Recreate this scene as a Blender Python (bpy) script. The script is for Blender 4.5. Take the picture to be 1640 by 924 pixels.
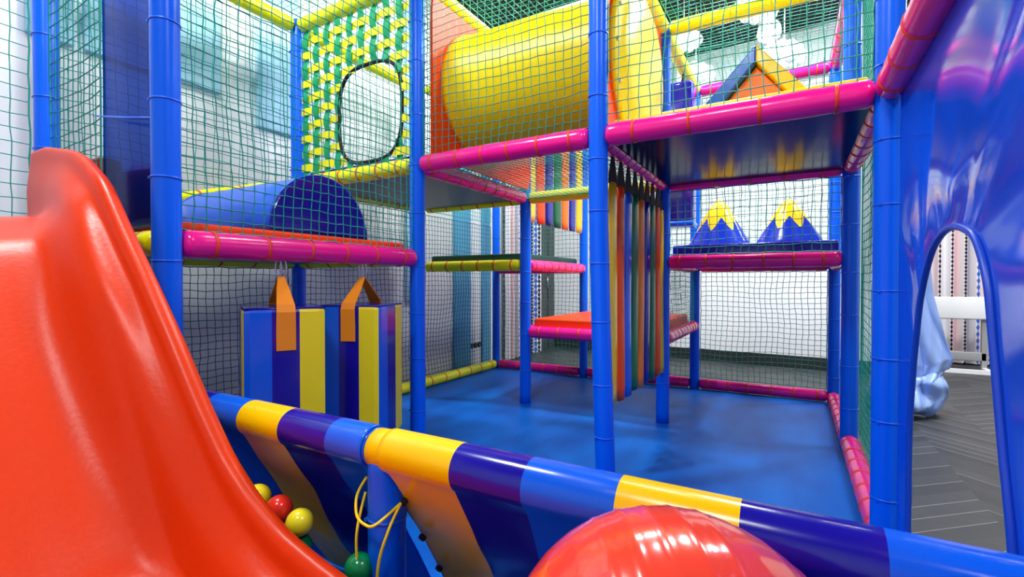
import bpy, math, random
from mathutils import Vector, Matrix, noise
C = bpy.context.scene
for o in list(bpy.data.objects): bpy.data.objects.remove(o)
COL = C.collection
R = math.radians
PI = math.pi
# ------------------------------------------------------------------ camera
cd = bpy.data.cameras.new('camera'); cam = bpy.data.objects.new('camera', cd); COL.objects.link(cam)
cd.sensor_width = 36; cd.lens = 17.02; cd.clip_start = .02
cam.location = (0, 0, 1.1); cam.rotation_euler = (R(89.214), 0, R(30.164)); C.camera = cam
# ------------------------------------------------------------------ world and light
w = bpy.data.worlds.new('world'); C.world = w; w.use_nodes = True
w.node_tree.nodes['Background'].inputs[0].default_value = (1, .985, .96, 1)
w.node_tree.nodes['Background'].inputs[1].default_value = .22
C.view_settings.view_transform = 'Standard'; C.view_settings.look = 'None'
C.view_settings.gamma = 1; C.view_settings.use_curve_mapping = False
C.view_settings.exposure = 0.38
def area(name, loc, size, power, target, color=(1, 1, 1), sy=None):
    l = bpy.data.lights.new(name, 'AREA'); l.energy = power; l.color = color
    l.shape = 'RECTANGLE'; l.size = size; l.size_y = sy or size
    o = bpy.data.objects.new(name, l); COL.objects.link(o); o.location = loc
    o.rotation_euler = (Vector(target) - Vector(loc)).to_track_quat('-Z', 'Y').to_euler()
    return o
for lx, ly, lz, ls, lp, tx, ty in ((-.7, -.9, 4.3, .7, 70, -.3, 1.6), (-2.0, 4.4, 4.34, .35, 75, -2.0, 4.2), (-.5, 4.4, 4.34, .35, 60, -.5, 3.6), (.6, 4.8, 4.34, .4, 110, -.2, 3.6),
                                (-.3, 6.3, 4.34, .35, 25, -.5, 6.2), (-2.4, .8, 4.34, .4, 75, -2.8, 1.5), (-1.2, 3.2, 4.34, .35, 45, -1.2, 3.0), (1.6, 4.5, 4.34, .5, 70, 1.6, 5.0), (2.5, 7.0, 4.34, .5, 90, 2.0, 7.6), (1.9, .6, 4.3, .6, 50, .3, 1.2)):
    area('added_ceiling_light', (lx, ly, lz), ls, lp, (tx, ty, 0))  # unseen area lamps added under the ceiling to light the bays, no real fixtures

# ------------------------------------------------------------------ materials
M = {}
def nt(name):
    m = bpy.data.materials.new(name); m.use_nodes = True
    return m, m.node_tree.nodes, m.node_tree.links, m.node_tree.nodes['Principled BSDF']
def mat(name, col, rough=.4, bump=0, scale=20, coat=0, metal=0, spec=.5, var=0, stretch=None):
    m, N, L, b = nt(name)
    b.inputs['Base Color'].default_value = (*col, 1); b.inputs['Roughness'].default_value = rough
    b.inputs['Metallic'].default_value = metal; b.inputs['Coat Weight'].default_value = coat
    b.inputs['Coat Roughness'].default_value = .08; b.inputs['Specular IOR Level'].default_value = spec
    tc = N.new('ShaderNodeTexCoord'); mp = N.new('ShaderNodeMapping'); L.new(tc.outputs['Object'], mp.inputs[0])
    if stretch: mp.inputs['Scale'].default_value = stretch
    n = N.new('ShaderNodeTexNoise'); n.inputs['Scale'].default_value = scale; n.inputs['Detail'].default_value = 2
    L.new(mp.outputs[0], n.inputs['Vector'])
    if bump:
        bp = N.new('ShaderNodeBump'); bp.inputs['Strength'].default_value = bump; bp.inputs['Distance'].default_value = .02
        L.new(n.outputs[0], bp.inputs['Height']); L.new(bp.outputs[0], b.inputs['Normal'])
    if var:
        mx = N.new('ShaderNodeMix'); mx.data_type = 'RGBA'
        mx.inputs[6].default_value = (*[c * (1 - var) for c in col], 1); mx.inputs[7].default_value = (*[min(1, c * (1 + var)) for c in col], 1)
        L.new(n.outputs[0], mx.inputs[0]); L.new(mx.outputs[2], b.inputs['Base Color'])
    M[name] = m; return m
BLUE = (.0, .135, .95)
mat('post_blue', BLUE, .3, .12, 6, spec=.3)
mat('tie_blue', (.01, .15, .85), .35)
mat('pink', (1, .010, .30), .22, .12, 7)
mat('lemon', (.88, .90, .0), .28, .12, 7)
mat('tape', (.85, .06, .01), .5)
mat('vinyl_blue', (.004, .12, .80), .2, .15, 5, spec=.4)
mat('vinyl_navy', (.012, .008, .33), .16, .15, 5)
mat('vinyl_yellow', (1, .62, .0), .22, .12, 5)
mat('matte_yellow', (1, .80, .005), .4, .2, 8)
mat('orange', (1, .22, .0), .4, .15, 6)
mat('orange_red', (.95, .07, .004), .45, .15, 6, spec=.3)
mat('green', (.0, .16, .05), .35, .1, 6)
mat('dark_green', (.004, .06, .04), .5, .1, 6)
mat('slide_red', (.66, .036, .002), .34, .03, 60, spec=.25, var=.06)
mat('ball_red', (.92, .06, .03), .16, coat=.4)
mat('deep_red', (.4, .01, .006), .4)
mat('tunnel_yellow', (1, .78, .0), .36, .02, 12, spec=.35)
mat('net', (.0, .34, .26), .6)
mat('net_dark', (.0, .10, .09), .6)  # net green with the shade under the decks put into its colour
mat('webbing', (.006, .006, .008), .8)
mat('strap_orange', (1, .3, .005), .6)
mat('strap_yellow', (.92, .85, .0), .5)
mat('strap_green', (.0, .36, .13), .5)
mat('steel', (.6, .6, .62), .25, metal=1)
mat('deck_navy', (.002, .006, .06), .16, .05, 3, spec=.2)
M['deck_navy'].node_tree.nodes['Principled BSDF'].inputs['IOR'].default_value = 1.22
mat('deck_grey', (.09, .10, .11), .4)
mat('white', (.82, .84, .86), .5)
mat('wall_white', (.80, .84, .86), .6, .02, 3)
mat('pale_blue', (.42, .70, .86), .7)
mat('mid_blue', (.12, .42, .68), .7)
mat('purple', (.10, .004, .12), .5)
mat('black', (.012, .014, .013), .7)
mat('charcoal', (.045, .05, .055), .5)
mat('ceiling_black', (.012, .013, .014), .9)
mat('plastic_yellow', (.93, .8, .02), .2)
mat('plastic_red', (.85, .03, .015), .2)
mat('plastic_green', (.0, .2, .06), .2)
mat('plastic_blue', (.01, .12, .7), .2)
mat('cord', (.95, .72, .0), .6)
mat('cloth', (.30, .46, .92), .35, .1, 5)
mat('frame_grey', (.3, .31, .32), .5)
mat('trim_blue', (.004, .06, .55), .4)

def foam_mat():
    m, N, L, b = nt('foam_mat')
    tc = N.new('ShaderNodeTexCoord'); b.inputs['Roughness'].default_value = .45; b.inputs['Specular IOR Level'].default_value = .2
    n = N.new('ShaderNodeTexNoise'); n.inputs['Scale'].default_value = 3.5; n.inputs['Detail'].default_value = 6
    mp = N.new('ShaderNodeMapping'); mp.inputs['Scale'].default_value = (1, .35, 1)
    L.new(tc.outputs['Object'], mp.inputs[0]); L.new(mp.outputs[0], n.inputs[0])
    r = N.new('ShaderNodeValToRGB'); r.color_ramp.elements[0].color = (.0, .11, .58, 1); r.color_ramp.elements[1].color = (.0, .19, .82, 1)
    r.color_ramp.elements[0].position = .35; r.color_ramp.elements[1].position = .65
    L.new(n.outputs[0], r.inputs[0]); L.new(r.outputs[0], b.inputs['Base Color'])
    # seams of the 1 m puzzle tiles, wavy where the teeth lock
    sx = N.new('ShaderNodeSeparateXYZ'); L.new(tc.outputs['Object'], sx.inputs[0])
    def mth(op, a, bb=None):
        k = N.new('ShaderNodeMath'); k.operation = op
        for i, v in enumerate((a, bb)):
            if v is None: continue
            if isinstance(v, (int, float)): k.inputs[i].default_value = v
            else: L.new(v, k.inputs[i])
        return k.outputs[0]
    def seam(p, q):
        wob = mth('MULTIPLY', mth('SINE', mth('MULTIPLY', q, 75)), .013)
        f = mth('PINGPONG', mth('ADD', p, wob), .5)
        return mth('LESS_THAN', f, .0035)
    s = mth('MAXIMUM', seam(sx.outputs[0], sx.outputs[1]), seam(sx.outputs[1], sx.outputs[0]))
    n2 = N.new('ShaderNodeTexNoise'); n2.inputs['Scale'].default_value = 260; L.new(tc.outputs['Object'], n2.inputs[0])
    h = mth('SUBTRACT', mth('MULTIPLY', n2.outputs[0], .3), s)
    bp = N.new('ShaderNodeBump'); bp.inputs['Strength'].default_value = .35; bp.inputs['Distance'].default_value = .006
    L.new(h, bp.inputs['Height']); L.new(bp.outputs[0], b.inputs['Normal']); M['foam_mat'] = m
foam_mat()

def mathnode(N, L):
    def mth(op, a, bb=None):
        k = N.new('ShaderNodeMath'); k.operation = op
        for i, v in enumerate((a, bb)):
            if v is None: continue
            if isinstance(v, (int, float)): k.inputs[i].default_value = v
            else: L.new(v, k.inputs[i])
        return k.outputs[0]
    return mth
def wood_floor():
    m, N, L, b = nt('wood_floor'); mth = mathnode(N, L)
    tc = N.new('ShaderNodeTexCoord'); sx = N.new('ShaderNodeSeparateXYZ'); L.new(tc.outputs['Object'], sx.inputs[0])
    # chevron planks: slanted joints mirrored at every column edge
    col = mth('PINGPONG', sx.outputs[0], .42)
    v = mth('ADD', sx.outputs[1], mth('MULTIPLY', col, .9))
    fr = mth('FRACT', mth('DIVIDE', v, .135)); line = mth('LESS_THAN', fr, .035)
    idx = mth('FLOOR', mth('DIVIDE', v, .135)); cidx = mth('FLOOR', mth('DIVIDE', sx.outputs[0], .42))
    cx = N.new('ShaderNodeCombineXYZ'); L.new(idx, cx.inputs[0]); L.new(cidx, cx.inputs[1])
    wn = N.new('ShaderNodeTexWhiteNoise'); L.new(cx.outputs[0], wn.inputs[0])
    keep = mth('GREATER_THAN', wn.outputs[0], .45)
    ln = mth('MULTIPLY', line, keep)
    n = N.new('ShaderNodeTexNoise'); n.inputs['Scale'].default_value = 9; n.inputs['Detail'].default_value = 6
    mp = N.new('ShaderNodeMapping'); mp.inputs['Scale'].default_value = (1, 5, 1); mp.inputs['Rotation'].default_value = (0, 0, .7)
    L.new(tc.outputs['Object'], mp.inputs[0]); L.new(mp.outputs[0], n.inputs[0])
    g = mth('ADD', mth('MULTIPLY', n.outputs[0], .03), mth('MULTIPLY', wn.outputs[0], .02))
    c = N.new('ShaderNodeCombineColor'); 
    for i in range(3): L.new(mth('ADD', g, .014 + .003 * i), c.inputs[i])
    mx = N.new('ShaderNodeMix'); mx.data_type = 'RGBA'; L.new(ln, mx.inputs[0]); L.new(c.outputs[0], mx.inputs[6])
    mx.inputs[7].default_value = (.26, .27, .28, 1); L.new(mx.outputs[2], b.inputs['Base Color'])
    b.inputs['Roughness'].default_value = .45; b.inputs['Specular IOR Level'].default_value = .25; M['wood_floor'] = m
wood_floor()
def patterned(name, axis):
    m, N, L, b = nt(name); mth = mathnode(N, L)
    tc = N.new('ShaderNodeTexCoord'); sx = N.new('ShaderNodeSeparateXYZ'); L.new(tc.outputs['Object'], sx.inputs[0])
    x = sx.outputs[axis]; z = sx.outputs[2]
    a = mth('FRACT', mth('DIVIDE', x, .52))
    base = N.new('ShaderNodeValToRGB'); cr = base.color_ramp; cr.interpolation = 'LINEAR'
    cr.elements[0].color = (.72, .68, .72, 1); cr.elements[1].color = (.72, .68, .72, 1)
    for p, c in ((.12, (.8, .8, .84)), (.3, (.62, .36, .38)), (.38, (.8, .74, .76)), (.55, (.3, .28, .36)), (.62, (.75, .72, .76)), (.85, (.8, .62, .64))):
        e = cr.elements.new(p); e.color = (*c, 1)
    L.new(a, base.inputs[0])
    prev = base.outputs[0]
    for cen, wd, colr, pz in ((.2, .028, (.005, .006, .03), .06), (.47, .035, (.004, .004, .01), .05), (.72, .04, (.01, .12, .6), .09), (.95, .026, (.005, .005, .02), .07)):
        d = mth('ABSOLUTE', mth('SUBTRACT', a, cen))
        zz = mth('PINGPONG', mth('ADD', z, cen), pz / 2)
        lim = mth('ADD', mth('MULTIPLY', mth('DIVIDE', zz, pz / 2), wd), .004)
        k = mth('LESS_THAN', d, lim)
        mx = N.new('ShaderNodeMix'); mx.data_type = 'RGBA'; L.new(k, mx.inputs[0]); L.new(prev, mx.inputs[6]); mx.inputs[7].default_value = (*colr, 1)
        prev = mx.outputs[2]
    L.new(prev, b.inputs['Base Color']); b.inputs['Roughness'].default_value = .8; M[name] = m
patterned('curtain_x', 0); patterned('curtain_y', 1)
def film():
    m, N, L, b = nt('blue_film'); N.remove(b); out = N['Material Output']
    t = N.new('ShaderNodeBsdfTransparent'); t.inputs[0].default_value = (.06, .28, .75, 1)
    g = N.new('ShaderNodeBsdfPrincipled'); g.inputs['Base Color'].default_value = (.003, .03, .3, 1); g.inputs['Roughness'].default_value = .15
    mx = N.new('ShaderNodeMixShader'); mx.inputs[0].default_value = .32
    L.new(t.outputs[0], mx.inputs[1]); L.new(g.outputs[0], mx.inputs[2]); L.new(mx.outputs[0], out.inputs[0]); M['blue_film'] = m
film()
def lamp_mat():
    m, N, L, b = nt('lamp_glow'); b.inputs['Emission Color'].default_value = (1, 1, 1, 1); b.inputs['Emission Strength'].default_value = 14; M['lamp_glow'] = m
    m, N, L, b = nt('cloud_white'); b.inputs['Base Color'].default_value = (.9, .9, .93, 1); b.inputs['Roughness'].default_value = .6
    b.inputs['Emission Color'].default_value = (.9, .93, 1, 1); b.inputs['Emission Strength'].default_value = .06; M['cloud_white'] = m
lamp_mat()

# ------------------------------------------------------------------ mesh builder
class MB:
    def __init__(s): s.v = []; s.f = []; s.m = []; s.sm = []
    def add(s, vs, fs, mi=0, smooth=True):
        k = len(s.v); s.v += [tuple(p) for p in vs]
        for f in fs: s.f.append(tuple(i + k for i in f)); s.m.append(mi); s.sm.append(smooth)
    def box(s, lo, hi, mi=0, mtx=None):
        x0, y0, z0 = lo; x1, y1, z1 = hi
        vs = [Vector(p) for p in ((x0,y0,z0),(x1,y0,z0),(x1,y1,z0),(x0,y1,z0),(x0,y0,z1),(x1,y0,z1),(x1,y1,z1),(x0,y1,z1))]
        if mtx: vs = [mtx @ p for p in vs]
        s.add(vs, [(0,3,2,1),(4,5,6,7),(0,1,5,4),(1,2,6,5),(2,3,7,6),(3,0,4,7)], mi, False)
    def pad(s, lo, hi, r=.02, mi=0, mtx=None, seg=3):
        # box with rounded edges and corners
        c = [(a + b) / 2 for a, b in zip(lo, hi)]; h = [(b - a) / 2 for a, b in zip(lo, hi)]
        r = min(r, *[x * .98 for x in h])
        ths = []
        n = 4 * (seg + 1)
        ring = []
        for q in range(4):
            for i in range(seg + 1):
                a = PI / 2 * q + PI / 2 * i / seg
                ring.append((math.cos(a), math.sin(a), 1 if q in (0, 3) else -1, 1 if q in (0, 1) else -1))
        vs = []; rows = []
        for part in (-1, 1):
            for i in range(seg + 1):
                b = (-PI / 2 + PI / 2 * i / seg) if part < 0 else (PI / 2 * i / seg)
                cr, sr = math.cos(b), math.sin(b); row = []
                for cx, cy, sx, sy in ring:
                    row.append(len(vs)); vs.append(Vector((c[0] + sx * (h[0] - r) + cx * r * cr, c[1] + sy * (h[1] - r) + cy * r * cr, c[2] + part * (h[2] - r) + sr * r)))
                rows.append(row)
        if mtx: vs = [mtx @ p for p in vs]
        fs = [tuple(reversed(rows[0])), tuple(rows[-1])]
        for a, b in zip(rows, rows[1:]):
            for i in range(n): fs.append((a[i], a[(i + 1) % n], b[(i + 1) % n], b[i]))
        s.add(vs, fs, mi, True)
    def tube(s, pts, r, seg=10, mi=0, cap=True, ratio=1, up=None, closed=False):
        pts = [Vector(p) for p in pts]; n = len(pts); rr = r if isinstance(r, (list, tuple)) else [r] * n
        u = Vector(up) if up else None; vs = []
        for i, p in enumerate(pts):
            if closed: t = pts[(i + 1) % n] - pts[i - 1]
            else: t = pts[min(i + 1, n - 1)] - pts[max(i - 1, 0)]
            t.normalize()
            if u is None: u = Vector((0, 0, 1)) if abs(t.z) < .9 else Vector((1, 0, 0))
            a = (u - t * u.dot(t)); a.normalize(); b = t.cross(a)
            if not up: u = a
            for k in range(seg):
                th = 2 * PI * k / seg
                vs.append(p + a * math.cos(th) * rr[i] + b * math.sin(th) * rr[i] * ratio)
        fs = []
        for i in range(n if closed else n - 1):
            j = (i + 1) % n
            for k in range(seg):
                k2 = (k + 1) % seg; fs.append((i*seg+k, i*seg+k2, j*seg+k2, j*seg+k))
        if cap and not closed: fs += [tuple(reversed(range(seg))), tuple((n-1)*seg + k for k in range(seg))]
        s.add(vs, fs, mi)
    def ribbon(s, pts, wv, th, mi=0, widths=None):
        # flat strap following pts, width along wv, thickness th
        wv = Vector(wv).normalized(); pts = [Vector(p) for p in pts]; n = len(pts); vs = []
        for i, p in enumerate(pts):
            t = (pts[min(i+1, n-1)] - pts[max(i-1, 0)]).normalized(); nn = t.cross(wv).normalized()
            w2 = (widths[i] if isinstance(widths, (list, tuple)) else widths) / 2
            for a, b in ((-1,-1),(1,-1),(1,1),(-1,1)): vs.append(p + wv * w2 * a + nn * th / 2 * b)
        fs = [(3,2,1,0), tuple((n-1)*4 + k for k in range(4))]
        for i in range(n - 1):
            for k in range(4): fs.append((i*4+k, i*4+(k+1)%4, i*4+4+(k+1)%4, i*4+4+k))
        s.add(vs, fs, mi, False)
    def lathe(s, prof, base, axis, seg=24, mi=0):
        axis = Vector(axis).normalized(); u = Vector((0,0,1)) if abs(axis.z) < .9 else Vector((1,0,0))
        a = (u - axis * u.dot(axis)).normalized(); b = axis.cross(a); base = Vector(base); vs = []
        for h, r in prof:
            for k in range(seg):
                th = 2*PI*k/seg; vs.append(base + axis*h + (a*math.cos(th) + b*math.sin(th))*max(r, 1e-4))
        fs = [tuple(reversed(range(seg))), tuple((len(prof)-1)*seg + k for k in range(seg))]
        for i in range(len(prof)-1):
            for k in range(seg):
                k2 = (k+1) % seg; fs.append((i*seg+k, i*seg+k2, (i+1)*seg+k2, (i+1)*seg+k))
        s.add(vs, fs, mi)
    def sphere(s, c, r, seg=24, rings=14, mi=0, sc=(1,1,1)):
        c = Vector(c); vs = []; fs = []
        for i in range(rings + 1):
            p = PI * i / rings
            for k in range(seg):
                t = 2*PI*k/seg
                vs.append(c + Vector((math.sin(p)*math.cos(t)*r*sc[0], math.sin(p)*math.sin(t)*r*sc[1], math.cos(p)*r*sc[2])))
        for i in range(rings):
            for k in range(seg):
                k2 = (k+1) % seg; fs.append((i*seg+k, (i+1)*seg+k, (i+1)*seg+k2, i*seg+k2))
        s.add(vs, fs, mi)
    def build(s, name, mats, parent=None, origin=None):
        me = bpy.data.meshes.new(name)
        if parent is not None: org = world_loc(parent) if origin is None else Vector(origin)
        elif origin is not None: org = Vector(origin)
        else:
            xs = [p[0] for p in s.v]; ys = [p[1] for p in s.v]; zs = [p[2] for p in s.v]
            org = Vector(((min(xs)+max(xs))/2, (min(ys)+max(ys))/2, min(zs)))
        me.from_pydata([(p[0]-org.x, p[1]-org.y, p[2]-org.z) for p in s.v], [], s.f)
        for k in (mats if isinstance(mats, (list, tuple)) else [mats]): me.materials.append(M[k])
        me.polygons.foreach_set('material_index', s.m); me.polygons.foreach_set('use_smooth', s.sm); me.update()
        o = bpy.data.objects.new(name, me); COL.objects.link(o)
        if parent is not None:
            o.parent = parent; o.location = org - world_loc(parent)
        else: o.location = org
        return o
def world_loc(o):
    p = Vector(o.location)
    while o.parent: o = o.parent; p += o.location
    return p
def tag(o, label, cat, group=None, kind=None):
    o['label'] = label; o['category'] = cat
    if group: o['group'] = group
    if kind: o['kind'] = kind
    return o
def thing(name, label, cat, loc, group=None):
    o = bpy.data.objects.new(name, None); o.empty_display_size = .1; COL.objects.link(o); o.location = loc
    return tag(o, label, cat, group)
def struct(o): o['kind'] = 'structure'; return o

# grid of the play frame
X0, X1, X2, X3 = -3.301, -2.104, -.88, .322
Y0, Y1, Y2, Y3 = .954, 2.404, 3.864, 5.274
ZC, ZH, ZL, ZU, ZT = .055, .649, 1.253, 1.852, 3.047
FZ = -.03
# ------------------------------------------------------------------ room
mb = MB(); mb.box((-6, -4, FZ-.1), (6, 10, FZ)); struct(mb.build('floor', 'wood_floor', origin=(0, 0, FZ)))
mb = MB(); mb.box((-4.5, -4, 4.38), (6, 10, 4.48)); struct(mb.build('ceiling', 'ceiling_black'))
mb = MB(); mb.box((-3.75, -4, FZ), (-3.6, 7.6, 4.38)); struct(mb.build('wall_left', 'wall_white'))
def wall_line(name, a, b, z0, z1, th, m):
    mb = MB(); a = Vector((a[0], a[1], 0)); b = Vector((b[0], b[1], 0)); d = (b-a).normalized(); n = Vector((-d.y, d.x, 0))*th
    ps = [a, b, b+n, a+n]; vs = [Vector((p.x, p.y, z0)) for p in ps] + [Vector((p.x, p.y, z1)) for p in ps]
    mb.add(vs, [(0,3,2,1),(4,5,6,7),(0,1,5,4),(1,2,6,5),(2,3,7,6),(3,0,4,7)], 0, False)
    return struct(mb.build(name, m))
wall_line('wall_back', (-3.6, 7.6), (.95, 7.285), FZ, 4.38, .12, 'wall_white')
wall_line('baseboard_back', (-3.58, 7.58), (.95, 7.265), FZ, FZ+.16, .02, 'black')
wall_line('wall_alcove', (.9, 8.95), (6, 8.95), FZ, 4.38, .12, 'wall_white')
wall_line('wall_right', (5.2, 8.95), (5.2, -4), FZ, 4.38, -.12, 'wall_white')
wall_line('wall_front', (5.2, -3.2), (-3.6, -3.2), FZ, 4.38, .12, 'wall_white')
# pale band under the black ceiling on the back wall is the white wall itself; soft blue wall panels on the left wall
def wall_panel(y0, y1, z0, z1, m, label):
    mb = MB(); mb.pad((-3.6, y0, z0), (-3.57, y1, z1), .008); return tag(mb.build('wall_panel', m), label, 'wall panel')
wall_panel(4.75, 5.10, .0, 4.0, 'mid_blue', 'wide blue upright wall panel left of the four wall sockets')
wall_panel(5.37, 5.56, .0, 4.0, 'mid_blue', 'narrow blue upright wall panel right of the four wall sockets')
wall_panel(3.9, 4.1, .9, 4.0, 'pale_blue', 'pale blue wall panel behind the dark green mat, beside the striped block bay')
wall_panel(1.20, 1.98, 2.45, 4.2, 'pale_blue', 'large pale blue wall panel high up right of the tall front blue post')
wall_panel(.95, 1.16, 2.45, 4.2, 'pale_blue', 'pale blue wall panel high up between the two left blue posts')
wall_panel(2.25, 2.62, 2.3, 4.2, 'pale_blue', 'pale blue wall panel high up just left of the yellow and green woven panel')
# door, curtain and sockets on the left wall
st = MB(); st.box((-3.6, 7.08, FZ), (-3.555, 7.56, 2.7)); d = struct(st.build('door_1', 'charcoal'))
mb = MB(); mb.box((-3.556, 7.30, FZ+.02), (-3.545, 7.312, 2.68)); mb.build('door_gap', 'black', d)
mb = MB(); mb.tube([(-3.53, 7.25, 1.0), (-3.53, 7.25, 1.2)], .012, 8); mb.build('door_handle', 'steel', d)
def curtain(a, b, z0, z1, amp, m, label, waves=14):
    mb = MB(); a = Vector((*a, 0)); b = Vector((*b, 0)); d = b-a; L_ = d.length; d.normalize(); n = Vector((-d.y, d.x, 0)); vs = []; K = waves*8
    for th in (0, .006):
        for j in range(5):
            z = z0 + (z1-z0)*j/4
            for i in range(K+1):
                p = a + d*L_*i/K + n*(amp*math.sin(2*PI*waves*i/K)*(1-.15*j/4)+th); vs.append((p.x, p.y, z))
    fs = []; W = K+1
    for t in (0, 1):
        for j in range(4):
            for i in range(K):
                q = (t*5*W+j*W+i, t*5*W+j*W+i+1, t*5*W+(j+1)*W+i+1, t*5*W+(j+1)*W+i); fs.append(q if t == 0 else q[::-1])
    mb.add(vs, fs); return tag(mb.build('curtain', m), label, 'curtain')
curtain((-3.52, 6.95), (-3.52, 5.85), FZ+.02, 3.6, .035, 'curtain_y', 'striped curtain with dotted columns hanging between the blue wall panels and the dark door', 9)
curtain((1.0, 8.8), (3.6, 8.8), FZ+.02, 3.4, .03, 'curtain_x', 'striped curtain with chains of dots behind the white bench beyond the arch', 20)
for i in range(4):
    y = 5.15 + i*.085
    o = thing('wall_socket', 'black round wall socket, %s of the row of four on the wall' % ('leftmost', 'second from left', 'third from left', 'rightmost')[i], 'socket', (-3.6, y, .27), 'wall sockets')
    mb = MB(); mb.lathe([(0, .036), (.012, .036), (.016, .03), (.016, 0)], (-3.6, y, .27), (1, 0, 0), 16); mb.build('face_plate', 'black', o)
    mb = MB(); mb.lathe([(.016, .012), (.018, .012), (.018, 0)], (-3.6, y, .27), (1, 0, 0), 10); mb.build('plug_hole', 'frame_grey', o)
# white bench beyond the arch
o = thing('bench', 'white and grey metal framed bench in front of the striped curtain', 'bench', (1.9, 8.2, FZ))
mb = MB(); mb.pad((1.2, 8.15, .625), (2.10, 8.20, .91), .02); mb.build('back_panel', 'white', o)
mb = MB(); mb.pad((1.2, 8.2, .10), (2.10, 8.26, .21), .01); mb.build('lower_rail', 'frame_grey', o)
for x in (1.3, 2.05): mb = MB(); mb.box((x, 8.2, FZ), (x+.05, 8.26, .9)); mb.build('leg', 'frame_grey' if x > 2 else 'white', o)
mb = MB(); mb.box((1.3, 7.95, FZ), (2.10, 8.0, FZ+.05)); mb.box((2.05, 8.0, FZ), (2.10, 8.2, FZ+.05)); mb.box((1.3, 8.0, FZ), (1.35, 8.2, FZ+.05)); mb.build('foot_frame', 'white', o)
# crumpled pale blue cloth
def cloth():
    # outline of the hanging part and the heap: (height, left x, right x)
    prof = [(1.75, .80, .90), (1.46, .78, 1.005), (1.22, .76, 1.01), (1.0, .74, 1.03), (.84, .72, 1.06), (.6, .68, 1.12), (.42, .64, 1.17), (.34, .62, 1.15), (.27, .62, 1.09), (.18, .60, 1.115), (.10, .58, 1.135), (.03, .57, 1.10), (-.018, .58, 1.04)]
    mb = MB(); vs = []; W, H = 72, 70
    for j in range(H+1):
        t = j/H*(len(prof)-1); k = min(int(t), len(prof)-2); f = t-k; f = f*f*(3-2*f)
        z, a, b = [prof[k][q]+(prof[k+1][q]-prof[k][q])*f for q in range(3)]
        low = max(0, 1-z/1.0)
        for i in range(W+1):
            s_ = i/W; x = a+(b-a)*s_
            bulge = .16*math.sin(PI*s_)*(.4+low)
            y = 5.42 - bulge + -.05*abs(math.sin(s_*9+z*2.2))*(.5+low) + .03*abs(math.sin(s_*19-z*7))*low + .012*math.sin(s_*33+z*14)*low
            if z < .33: y -= .10*math.sin(PI*min(1, (.33-z)/.33)) + .04*math.sin(z*26+s_*9)
            zz = z + .05*math.sin(s_*7+1)*low*(1 if z > .1 else z/.1)
            vs.append((x, y, max(FZ+.008, zz)))
    fs = [(j*(W+1)+i, j*(W+1)+i+1, (j+1)*(W+1)+i+1, (j+1)*(W+1)+i) for j in range(H) for i in range(W)]
    mb.add(vs, fs); o = mb.build('draped_cloth', 'cloth')
    md = o.modifiers.new('thick', 'SOLIDIFY'); md.thickness = .01; md.offset = -1
    tag(o, 'pale blue glossy cloth hanging and heaped on the dark floor beyond the arch', 'cloth')
cloth()
# ceiling lamps and clouds
def cloud(label, c, s):
    mb = MB(); random.seed(int(c[0]*100))
    o = thing('cloud_lamp', label, 'lamp', (c[0], c[1], c[2]-s), 'white cloud shaped ceiling lamps')
    for k in range(11):
        a = 2*PI*k/11; mb.sphere((c[0]+math.cos(a)*s*.8, c[1]+math.cos(a)*s*.45, c[2]+math.sin(a)*s*.6), s*random.uniform(.26, .36), 16, 10, sc=(1, .8, 1))
    mb.sphere(c, s*.8, 20, 12, sc=(1, .6, .75)); mb.build('cloud_body', 'cloud_white', o)
    mb = MB(); mb.tube([(c[0], c[1], c[2]), (c[0], c[1], 4.38)], .006, 6); mb.build('suspension_cord', 'white', o)
cloud('white cloud shaped lamp hanging left of the orange roof block, above its net', (-1.10, 5.8, 3.86), .17)
cloud('lower white cloud shaped lamp near the pink far top rail', (-1.02, 6.1, 3.55), .19)
cloud('white cloud shaped lamp just right of the glaring ceiling spotlight', (-.10, 5.9, 3.50), .19)
cloud('white cloud shaped lamp cut by the yellow top rail, highest of the clouds', (-.36, 5.9, 4.06), .2)
def spot(label, c):
    o = thing('ceiling_spotlight', label, 'spotlight', c)
    mb = MB(); mb.lathe([(0, .05), (.0, .12), (.09, .10), (.14, .05), (.14, 0)], c, (0, 0, 1), 20); mb.build('lamp_housing', 'white', o)
    mb = MB(); mb.sphere((c[0], c[1], c[2]-.01), .11, 16, 8, sc=(1, 1, .6)); mb.build('bulb', 'lamp_glow', o)
    mb = MB(); mb.tube([(c[0], c[1], c[2]+.13), (c[0], c[1], 4.38)], .012, 6); mb.build('lamp_rod', 'white', o)
spot('glaring round spotlight hanging above the orange roof block', (-.235, 5.69, 3.66))

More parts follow.
